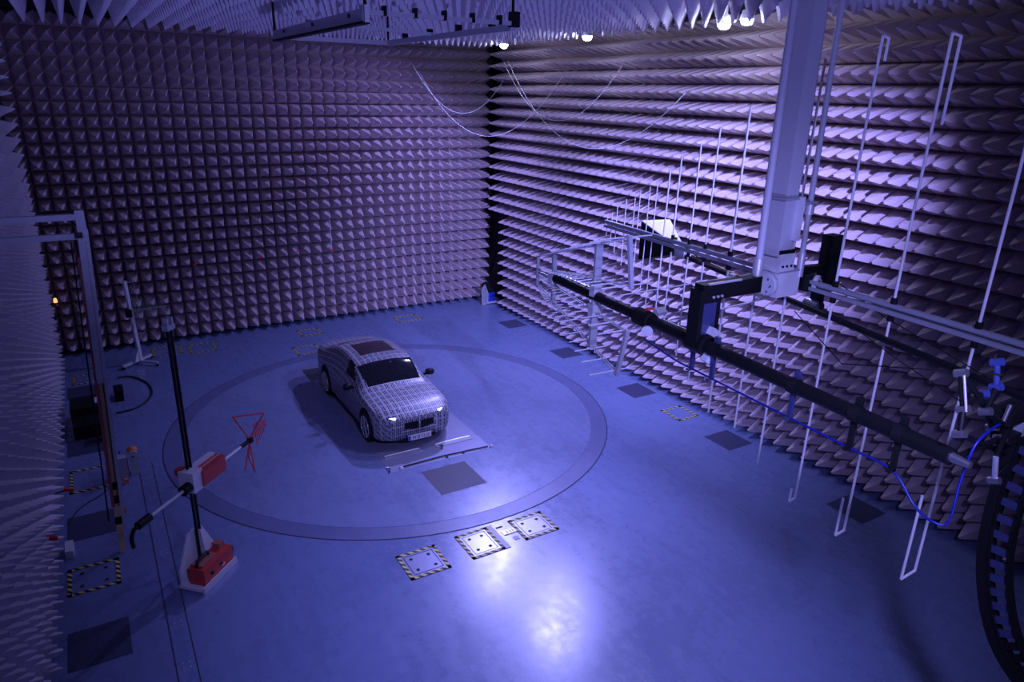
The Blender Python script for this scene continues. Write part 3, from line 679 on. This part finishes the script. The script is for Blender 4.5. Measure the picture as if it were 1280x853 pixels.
for k in range(8):
    s_ = 1.84 + .048 * k; l = .20 - .018 * k; hh = .03 + .012 * k
    MB().tube(Q(s_, hh + l, .02), Q(s_, hh - l, -.02), 0.008, seg=5).build('director_rod', 'redrod', t)

# ------------------------------------------------------------------ tall pillar at left
b0, b1 = V((0.085, -11.54, 0.0)), V((0.325, -11.54, 5.75)); dd = (b1 - b0).normalized()
t = thing('wooden_mast', b0, 'tall leaning mast of pale and reddish timber tied to the left wall by two bars', 'mast')
def W(h, dx=0.0, dy=0.0): return b0 + dd * h + V((dx, dy, 0))
MB().beam(W(0), W(5.3), 0.10, 0.06, up=(0, 1, 0)).build('timber_post', 'yellow', t)
MB().beam(W(.9, -.05), W(5.1, -.055), 0.05, 0.10, up=(0, 1, 0)).build('timber_side', 'rust', t)
MB().beam(W(.5, .075), W(5.5, .075), 0.045, 0.09, up=(0, 1, 0)).build('metal_rail', 'lightgrey', t)
MB().beam(W(3.1, -.0, -.05), W(5.4, 0, -.05), 0.09, 0.03, up=(0, 1, 0)).build('face_board', 'lightgrey', t)
MB().beam(W(.9, .03, -.04), W(4.6, .032, -.04), 0.012, 0.03, up=(0, 1, 0)).build('slot', 'black', t)
for h in (.55, .95, 1.2): MB().beam(W(h, 0, 0), W(h + .14, 0, 0), 0.10, 0.08, up=(0, 1, 0)).build('dark_band', 'blackmatt', t)
for k in range(14):
    h = .7 + .31 * k
    MB().box(W(h, .085, -.01), (0.03, 0.06, 0.06)).build('rail_clip', 'alu', t)
MB().box(W(.78, .10), (0.05, 0.06, 0.12)).build('orange_stop', 'orange', t)
MB().box(W(5.55, .02), (0.12, 0.10, 0.45)).build('head_bracket', 'lightgrey', t)
MB().box(W(5.42, -.03, -.06), (0.10, 0.03, 0.08)).build('socket', 'black', t)
for z in (5.68, 5.40):
    MB().beam((-1.40, -11.54, z), (0.33, -11.54, z), 0.09, 0.085).build('tie_bar', 'lightgrey', t)
MB().tube(W(.6, -.14, .06), W(5.3, -.14, .06), 0.012).build('pull_rope', 'black', t)

t = thing('floor_post', (0.46, -8.75, 0), 'short pale bollard with orange rounded top on the floor behind the leaning mast', 'post')
MB().box((0.48, -8.75, 0.22), (0.16, 0.14, 0.44)).build('post_body', 'lightgrey', t)
MB().lathe([(0.08, 0), (0.08, 0.16)], (0.48, -8.68, 0.46), (0, -1, 0), 14).build('round_head', 'lightgrey', t)
MB().lathe([(0.10, 0), (0.10, 0.03), (0.07, 0.07), (0.02, 0.085)], (0.48, -8.72, 0.50), (0, 0, 1), 14).build('orange_cap', 'orange', t)
MB().tube((0.48, -8.83, .42), (0.48, -8.86, .42), 0.02).build('hole', 'black', t)
t = thing('cable_winch', (0.28, -8.85, 0), 'small grey winch cabinet between the leaning mast and the orange topped bollard', 'box')
MB().box((0.27, -8.85, 0.24), (0.18, 0.22, 0.48)).build('cabinet', 'grey', t)
MB().box((0.365, -8.87, 0.22), (0.015, 0.10, 0.40)).build('door_slot', 'black', t)
tag(MB().box((0.30, -9.12, 0.05), (0.07, 0.07, 0.10)).build('cable_plug', 'orange'), 'small orange plug lying on the floor in front of the winch cabinet', 'plug')

# ------------------------------------------------------------------ white stand near the back wall
hx_, hy_ = 1.10, -2.15
t = thing('wheeled_stand', (hx_, hy_, 0), 'white leaning mast stand on an H shaped base with castors by the back wall', 'stand')
MB().beam((0.62, -2.40, .10), (1.40, -1.72, .10), 0.07, 0.07).build('base_beam', 'lightgrey', t)
MB().beam((1.02, -2.08, .10), (1.50, -2.50, .10), 0.06, 0.06).build('base_beam', 'lightgrey', t)
for x, y in ((0.64, -2.40), (1.39, -1.74), (1.48, -2.48)): MB().lathe([(0.045, -.02), (0.05, 0), (0.045, .02)], (x, y, .05), (1, 0.4, 0), 12).build('castor', 'black', t)
MB().prism([(0.93, -2.22, .12), (1.14, -2.10, .12), (1.12, -2.11, .42), (1.05, -2.15, .46)], (0.4, -1, 0), 0.03).build('foot_gusset', 'white', t)
MB().beam((1.10, -2.12, .12), (1.0, -2.17, 2.46), 0.10, 0.08).build('upright', 'white', t)
MB().beam((0.96, -2.15, 2.40), (1.22, -2.2, 2.42), 0.02, 0.02).build('arm', 'alu', t)
MB().beam((1.06, -2.15, .92), (1.30, -2.2, .94), 0.02, 0.02).build('arm', 'alu', t)
MB().tube((1.22, -2.2, 2.42), (1.30, -2.2, .94), 0.005, seg=5).build('wire', 'alu', t)
MB().box((1.04, -2.15, 2.50), (0.08, 0.06, 0.04)).build('top_cap', 'black', t)
MB().box((0.98, -2.20, 1.55), (0.16, 0.12, 0.22)).build('clamp', 'black', t)
t = thing('mesh_antenna', (1.10, -2.2, 1.6), 'faint grey comb antenna of fine rods clamped on the white wheeled stand', 'antenna')
MB().tube((1.06, -2.22, 1.62), (1.95, -2.22, 1.64), 0.012).build('boom', 'grey', t)
for k in range(16):
    x = 1.12 + .052 * k; l = .36 - .017 * k
    MB().tube((x, -2.22 - .05, 1.62 - l), (x, -2.22 + .05, 1.62 + l), 0.005, seg=5).build('element_rod', 'grey', t)

# ------------------------------------------------------------------ clutter at left
t = thing('equipment_case', (-0.3, -6.0, 0), 'black open equipment case with a white strip on the floor by the left wall', 'case')
MB().box((-0.32, -5.55, .24), (0.56, 0.75, 0.48)).build('case_body', 'blackmatt', t)
MB().box((-0.26, -6.28, .16), (0.62, 0.60, 0.32)).build('case_lid', 'black', t)
MB().box((-0.07, -5.55, .483), (0.05, 0.36, 0.012)).build('white_strip', 'white', t)
for k in range(4): MB().box((-0.40 + .1 * k, -6.28, .325), (0.05, 0.40, 0.02)).build('grille_bar', 'blackmatt', t)
tag(MB().prism([(-0.02, -6.95, 0), (.18, -6.95, 0), (.16, -6.95, .22), (.08, -6.95, .34), (.0, -6.95, .30)], (0, 1, 0), .28).build('tool_bag', 'rust'), 'small reddish bag on the floor beside the black equipment case', 'bag')
tag(MB().path(spline([(0.45, -3.0, .02), (0.75, -3.05, .02), (1.06, -3.6, .02), (1.17, -4.3, .02), (1.05, -4.9, .02), (0.72, -5.35, .02), (0.3, -5.45, .02)]), 0.025).build('floor_cable', 'rubber'), 'thick black cable looping over the floor below the white stand', 'cable')
tag(MB().path(spline([(-0.72, -10.2, .012), (-0.5, -9.7, .012), (-0.1, -9.3, .012), (0.2, -8.6, .012), (0.25, -7.6, .012)]), 0.010).build('floor_cable', 'rubber'), 'thin dark cable trailing over the striped hatch by the left wall', 'cable')
t = thing('floor_box', (0.42, -4.4, 0), 'small dark box on the floor just right of the leaning mast', 'box')
MB().box((0.42, -4.45, .12), (0.20, 0.50, 0.24)).build('box_body', 'blackmatt', t); MB().box((0.42, -4.45, .255), (0.22, 0.52, 0.03)).build('box_lid', 'black', t)
t = thing('wall_beacon', (-0.72, -1.25, 1.9), 'tiny glowing amber beacon at the far end of the left wall', 'lamp')
MB().tube((-0.70, -1.2, 1.72), (-0.70, -1.2, 1.82), 0.05, seg=10).build('beacon_base', 'rust', t)
MB().lathe([(0.045, 0), (0.05, .06), (0.03, .12), (0.005, .13)], (-0.70, -1.2, 1.82), (0, 0, 1), 10).build('beacon_lens', 'amber', t)
for (x, y, z, lb) in ((-0.66, -9.35, .25, 'red lever tag at the foot of the left wall beside the striped hatch'), (-0.78, -12.2, .95, 'red tag caught between the left wall spikes above the dark panel'), ):
    t = thing('red_tag', (x, y, z), lb, 'tag', 'red tags on the left wall')
    MB().box((x, y, z), (0.16, 0.05, 0.06), Matrix.Rotation(.3, 3, 'Y')).build('tag_body', 'redrod', t)
    MB().tube((x - .08, y, z), (x - .22, y, z - .02), 0.012).build('tag_cord', 'black', t)
tag(MB().prism([(-0.74, -11.35, 0), (-0.62, -11.35, 0), (-0.62, -11.0, 0), (-0.74, -11.0, 0)], (0, 0, 1), .14).build('foam_block', 'white'), 'small white foam block on the floor against the left wall', 'block')

# cart in the far corner
t = thing('folding_cart', (12.95, -0.9, 0), 'white framed blue folding cart parked in the back corner', 'cart')
f_ = MB()
fx = lambda x, z: V((x, -1.18, z))
for a, b in (((12.62, 0), (12.60, .58)), ((12.60, .58), (12.72, .76)), ((12.72, .76), (12.86, .40)), ((12.86, .40), (12.84, 0)), ((12.62, 0.02), (12.84, 0.02))): f_.beam(fx(*a), fx(*b), 0.03, 0.03)
f_.build('side_frame', 'lightgrey', t)
MB().prism([fx(12.63, .03), fx(12.83, .03), fx(12.84, .40), fx(12.71, .70), fx(12.62, .55)], (0, 1, 0), .02).build('side_panel', 'grey', t)
MB().box((13.0, -1.05, .24), (0.30, 0.25, 0.36)).build('bin', 'plateblue', t)
MB().box((13.0, -1.0, .06), (0.42, 0.5, 0.05)).build('deck', 'lightgrey', t)
MB().prism([fx(12.72, .72), fx(12.86, .44), fx(13.1, .44), fx(12.9, .80)], (0, 1, 0), .3).build('cover_sheet', 'blackmatt', t)
for x in (12.66, 13.14): MB().lathe([(0.03, -.015), (0.035, 0), (0.03, .015)], (x, -1.12, .036), (0, 1, 0), 10).build('wheel', 'rubber', t)

# small red tipped sensors by the back wall
for i, (x, z, L_, lb) in enumerate(((2.97, 2.45, .10, 'short dark sensor with red tip hanging furthest left before the back wall'), (4.89, 2.52, .04, 'tiny dark sensor with white dot before the back wall, second from left'),
                              (6.08, 2.60, .45, 'dark thin rod sensor with red tip, third from left before the back wall'), (7.17, 2.52, .98, 'long white rod sensor with red tip before the middle of the back wall'))):
    y = -0.80
    t = thing('rod_sensor', (x, y, z), lb, 'sensor', 'rod sensors in front of the back wall')
    MB().tube((x, y, z), (x - .01, y + .02, z + L_), 0.011, seg=6).build('rod', 'white' if i == 3 else 'blueblack', t)
    MB().box((x, y - .02, z - .02), (0.09, 0.06, 0.06)).build('red_tip', 'redrod', t)
    MB().box((x - .06, y + .04, z + .05), (0.03, 0.12, 0.03)).build('holder', 'steel' if i else 'black', t)

# hanging white lines high in the corner
def sag(p0, p1, drop, n=22):
    p0, p1 = V(p0), V(p1); out = []
    for k in range(n + 1):
        u = k / n; p = p0.lerp(p1, u); p.z -= drop * 4 * u * (1 - u); out.append(p)
    return out
for p0, p1, d_, lb in (((9.85, -1.6, 8.3), (13.1, -1.9, 8.1), 1.35, 'thin white line sagging across the back wall, upper of the two at the corner'), ((10.1, -1.5, 8.1), (12.4, -6.2, 8.0), 1.8, 'thin white line sagging from the back wall round the corner to the right wall'),
                  ((12.3, -3.0, 8.5), (12.3, -8.9, 8.2), 1.55, 'thin white line sagging along the right wall, shorter of the pair'), ((12.3, -3.3, 8.45), (12.3, -11.2, 7.6), 1.85, 'thin white line sagging along the right wall, longer of the pair')):
    tag(MB().path(sag(p0, p1, d_), 0.006, 5).build('hanging_line', 'rod'), lb, 'line', 'white lines hanging in the corner')

# rod and bits on the floor before the car
t = thing('floor_rod', (6.36, -11.17, 0), 'thin black rod with clear end stops lying on the turntable before the car', 'rod')
MB().path([(5.34, -11.16, .03), (6.3, -11.13, .03), (7.36, -11.20, .03)], 0.014).build('rod', 'black', t)
for x, y in ((5.30, -11.18), (7.44, -11.22)): MB().lathe([(0.05, 0), (0.05, .02), (0.02, .05)], (x, y, .009), (0, 0, 1), 10).build('end_stop', 'white', t)
for x in (6.35, 6.75): MB().box((x, -11.2, .022), (0.05, 0.04, 0.026)).build('clip', 'black', t)
for x, y, lb in ((5.02, -11.05, 'small black tie strap lying on the turntable left of the black rod'), (6.43, -10.62, 'small black tie strap lying under the front of the car')):
    t = thing('tie_strap', (x, y, 0), lb, 'strap', 'tie straps around the car')
    MB().path(spline([(x, y, .02), (x + .04, y - .1, .05), (x - .02, y - .2, .02)], 5), 0.012).build('strap', 'black', t)
    MB().box((x + .03, y + .02, .02), (0.06, 0.05, 0.02)).build('buckle', 'alu', t)

# ------------------------------------------------------------------ car
CX, FY = 6.03, -10.50
t = thing('camouflaged_car', (CX, -8.0, 0), 'black and white camouflage wrapped sedan parked on the turntable', 'car')
def lerp(a, b, u): return a + (b - a) * u
def curve(tab, x):
    if x <= tab[0][0]: return tab[0][1]
    for i in range(len(tab) - 1):
        x0, y0 = tab[i]; x1, y1 = tab[i + 1]
        if x <= x1:
            m0 = (y1 - tab[i - 1][1]) / (x1 - tab[i - 1][0]) if i > 0 else (y1 - y0) / (x1 - x0)
            m1 = (tab[i + 2][1] - y0) / (tab[i + 2][0] - x0) if i + 2 < len(tab) else (y1 - y0) / (x1 - x0)
            h = x1 - x0; u = (x - x0) / h
            return (2 * u ** 3 - 3 * u * u + 1) * y0 + (u ** 3 - 2 * u * u + u) * h * m0 + (-2 * u ** 3 + 3 * u * u) * y1 + (u ** 3 - u * u) * h * m1
    return tab[-1][1]
WID = [(0, .66), (.08, .76), (.25, .86), (.55, .925), (.95, .935), (2.5, .93), (4.2, .935), (4.6, .92), (4.9, .85), (5.06, .74)]
TOP = [(0, .74), (.10, .80), (.4, .90), (.9, .97), (1.25, 1.01), (1.40, 1.06), (1.75, 1.25), (2.08, 1.395), (2.5, 1.465), (3.0, 1.475), (3.6, 1.41), (4.1, 1.27), (4.45, 1.14), (4.8, 1.11), (5.0, 1.07), (5.06, 1.0)]
BELT = [(0, .70), (.1, .76), (.4, .84), (.9, .89), (1.4, .92), (2.5, .95), (3.6, .98), (4.4, .99), (4.9, .97), (5.06, .92)]
ROOFW = [(0, .5), (1.2, .70), (2.1, .66), (3.2, .63), (4.3, .62), (5.06, .55)]
BOT = [(0, .24), (.3, .19), (4.6, .19), (5.06, .33)]
def section(tt):
    w_ = curve(WID, tt); zt = curve(TOP, tt); zb = curve(BOT, tt); zs = min(curve(BELT, tt), zt - .03); rw = curve(ROOFW, tt)
    g = max(0.0, min(1.0, (zt - zs - .08) / .42))
    pts = [(0, zb), (w_ * .6, zb), (w_ * .93, zb + .02), (w_ * .985, zb + .12), (w_ * .995, .48), (w_, .66), (w_ * .985, zs - .07), (w_ * .945, zs)]
    hood = [(w_ * .88, lerp(zs, zt, .45)), (w_ * .72, lerp(zs, zt, .80)), (w_ * .45, lerp(zs, zt, .96)), (w_ * .2, zt), (0, zt)]
    gh = [(w_ * .90, zs + .03), (lerp(w_ * .88, rw * 1.06, .85), lerp(zs, zt, .80)), (rw * .90, zt - .045), (rw * .45, zt - .008), (0, zt)]
    pts += [(lerp(a[0], b[0], g), lerp(a[1], b[1], g)) for a, b in zip(hood, gh)]
    return pts
NT, SUBP = 92, 4
ts = [5.06 * k / NT for k in range(NT + 1)]
def refine(pts):
    out = []
    for i in range(len(pts) - 1):
        p0 = pts[max(i - 1, 0)]; p1 = pts[i]; p2 = pts[i + 1]; p3 = pts[min(i + 2, len(pts) - 1)]
        for k in range(SUBP):
            u = k / SUBP
            # damped Catmull-Rom keeps the shoulder crisp
            c = [0.5 * ((2 * p1[q]) + (p2[q] - p0[q]) * u + (2 * p0[q] - 5 * p1[q] + 4 * p2[q] - p3[q]) * u * u + (3 * p1[q] - p0[q] - 3 * p2[q] + p3[q]) * u ** 3) for q in (0, 1)]
            l_ = [lerp(p1[q], p2[q], u) for q in (0, 1)]
            out.append([lerp(l_[q], c[q], .7) for q in (0, 1)])
    out.append(list(pts[-1])); return out
rows = [refine(section(x)) for x in ts]
NP = len(rows[0])
def carpt(i, j, sgn, push=0.0):
    x, z = rows[i][j]; tt = ts[i]
    yo = 0.0
    if tt < .5:
        f = (1 - tt / .5); yo += f * (0.16 * ((z - .52) / .45) ** 2 + 0.10 * (x / .8) ** 2)
    if tt > 4.6:
        f = (tt - 4.6) / .46; yo -= f * (0.10 * ((z - .75) / .45) ** 2 + 0.10 * (x / .8) ** 2)
    return V((CX + sgn * x, FY + tt + yo, z))
def zone(i, j):
    tt = (ts[i] + ts[i + 1]) / 2; jj = (j + .5) / SUBP       # jj: position along the control points (0..12)
    if 1.42 < tt < 2.08 and jj > 9.15: return 'windshield'
    if 3.72 < tt < 4.36 and jj > 9.75: return 'rear_window'
    if 2.46 < tt < 3.36 and jj > 10.4: return 'roof_glass'
    if 8.35 < jj < 9.35 and 1.88 + .35 * (jj - 8.35) < tt < 2.55: return 'side_window'
    return 'body'
Z = {}
arc = []
for i in range(NT + 1):
    a = [0.0]
    for j in range(1, NP): a.append(a[-1] + math.hypot(rows[i][j][0] - rows[i][j - 1][0], rows[i][j][1] - rows[i][j - 1][1]))
    arc.append([q - a[-1] for q in a])
for sgn in (1, -1):
    for i in range(NT):
        for j in range(NP - 1):
            z_ = zone(i, j); key = (z_, sgn) if z_ == 'side_window' else (z_, 0)
            q = [(i, j), (i + 1, j), (i + 1, j + 1), (i, j + 1)]
            if sgn < 0: q = q[::-1]
            Z.setdefault(key, []).append((sgn, q))
for (z_, _), quads in Z.items():
    vid = {}; vs = []; fs = []; uvs = []
    for sgn, q in quads:
        f = []
        for i, j in q:
            kk = (i, j, 0 if j == NP - 1 or j == 0 else sgn)
            if kk not in vid:
                vid[kk] = len(vs); vs.append(carpt(i, j, sgn)); uvs.append((ts[i] + 20, sgn * arc[i][j] + 20))
            f.append(vid[kk])
        fs.append(f)
    if z_ == 'body':        # close nose and tail
        for i in (0, NT):
            loop = [(i, j, 1) for j in range(1, NP - 1)] + [(i, NP - 1, 0)] + [(i, j, -1) for j in range(NP - 2, 0, -1)] + [(i, 0, 0)]
            c = sum((vs[vid[k]] for k in loop), V((0, 0, 0))) / len(loop); ci = len(vs); vs.append(c + V((0, -.03 if i == 0 else .03, 0))); 
            base_n = len(vs)
            uvs.append((40 + c.x, 40 + c.z))
            for k in range(len(loop)):
                a_, b_ = loop[k], loop[(k + 1) % len(loop)]
                fs.append([vid[a_], vid[b_], ci])
    me = bpy.data.meshes.new(z_); me.from_pydata([tuple(p - ORG[t.name]) for p in vs], [], fs)
    ul = me.uv_layers.new(name='UVMap')
    for lp_ in me.loops: ul.data[lp_.index].uv = uvs[lp_.vertex_index]
    # front and rear caps map by x and z
    for pg in me.polygons:
        pg.use_smooth = True
        if len(pg.vertices) == 3:
            for li in pg.loop_indices:
                p = me.vertices[me.loops[li].vertex_index].co; ul.data[li].uv = (20 + p.z, 20 + p.x)
    me.materials.append(M[{'body': 'camo', 'roof_glass': 'roofglass'}.get(z_, 'glass')])
    bm = bmesh.new(); bm.from_mesh(me); bmesh.ops.recalc_face_normals(bm, faces=bm.faces); bm.to_mesh(me); bm.free()
    o = bpy.data.objects.new(z_, me); COL.objects.link(o); o.parent = t
    if z_ != 'body': o['label'] = 'dark tinted glass'
    else: o['label'] = 'black and white camouflage wrap'
# wheels in dark arches
for sx in (-1, 1):
    for wt in (.88, 3.885):
        wy = FY + wt; xo = CX + sx * .945
        MB().lathe([(0.40, -.12), (0.40, .006), (0.30, .008)], (CX + sx * .935, wy, .40), (sx, 0, 0), 28).build('wheel_arch', 'blackmatt', t)
        wh = MB().lathe([(0.22, -.22), (0.34, -.22), (0.358, -.18), (0.358, -.03), (0.335, 0.0), (0.25, 0.004), (0.25, -.03)], (xo + sx * .012, wy, .358), (sx, 0, 0), 32).build('wheel', 'rubber', t)
        rm = MB()
        rm.lathe([(0.258, 0.0), (0.258, .012), (0.238, .014), (0.238, .0)], (xo + sx * .012, wy, .358), (sx, 0, 0), 32)
        c = V((xo + sx * .02, wy, .358))
        for k in range(5):
            for da in (-.16, .16):
                a = 2 * math.pi * k / 5 + .3; p0 = c + V((0, .05 * math.cos(a + da), .05 * math.sin(a + da))); p1 = c + V((0, .245 * math.cos(a + da), .245 * math.sin(a + da)))
                rm.beam(p0, p1, 0.028, 0.016, up=(1, 0, 0))
        rm.lathe([(0.06, 0), (0.06, .012), (.03, .016)], (xo + sx * .014, wy, .358), (sx, 0, 0), 16)
        rm.build('rim', 'alloy', wh)
    # mirror
    mr = MB(); mx_ = CX + sx * 1.03
    mr.lathe([(0.02, -.11), (0.07, -.09), (0.085, 0), (0.075, .08), (0.03, .11)], (mx_, FY + 1.74, 1.03), (sx, -.15, 0), 14)
    mr.beam((CX + sx * .88, FY + 1.78, .97), (mx_, FY + 1.76, .99), 0.06, 0.04)
    mr.build('door_mirror', 'black', t)
    # lights
    for xa, ya, xb, yb in ((.81, .40, .71, .30), (.62, .20, .51, .12)):
        MB().beam((CX + sx * xa, FY + ya, .76), (CX + sx * xb, FY + yb, .76), 0.05, 0.035).build('daytime_light', 'drl', t)
    MB().prism([(CX + sx * .03, FY - .012, .50), (CX + sx * .34, FY + .03, .53), (CX + sx * .34, FY + .04, .66), (CX + sx * .03, FY + .0, .68)], (0, -1, 0), 0.02).build('grille', 'blackmatt', t)
MB().beam((CX - .42, FY + .01, .475), (CX + .42, FY + .01, .475), 0.02, 0.012).build('grille_trim', 'alloy', t)
np_ = MB().box((CX - .02, FY - .035, .315), (0.54, 0.03, 0.12)).build('number_plate', 'white', t)
MB().box((CX - .265, FY - .052, .315), (0.045, 0.006, 0.11)).build('plate_band', 'plateblue', np_)
fc = bpy.data.curves.new('plate_text', 'FONT'); fc.body = 'M SI 1112'; fc.size = 0.10; fc.align_x = 'CENTER'; fc.align_y = 'CENTER'; fc.extrude = 0.002
fo = bpy.data.objects.new('plate_text', fc); COL.objects.link(fo)
dg = bpy.context.evaluated_depsgraph_get(); me = bpy.data.meshes.new_from_object(fo.evaluated_get(dg)); bpy.data.objects.remove(fo)
me.materials.clear(); me.materials.append(M['black'])
fo = bpy.data.objects.new('plate_lettering', me); COL.objects.link(fo); fo.parent = np_
fo.rotation_euler = (math.pi / 2, 0, 0); fo.location = V((CX + .005, FY - .053, .315)) - ORG[t.name]
MB().box((CX, FY + .075, .245), (0.80, 0.06, 0.05)).build('lower_intake', 'blackmatt', t)
MB().tube((CX + .12, FY + 2.0, 1.335), (CX + .12, FY + 2.0, 1.36), 0.03).build('mirror_foot', 'alu', t)
MB().box((CX, -8.0, .17), (1.6, 4.0, 0.06)).build('underbody', 'blackmatt', t)
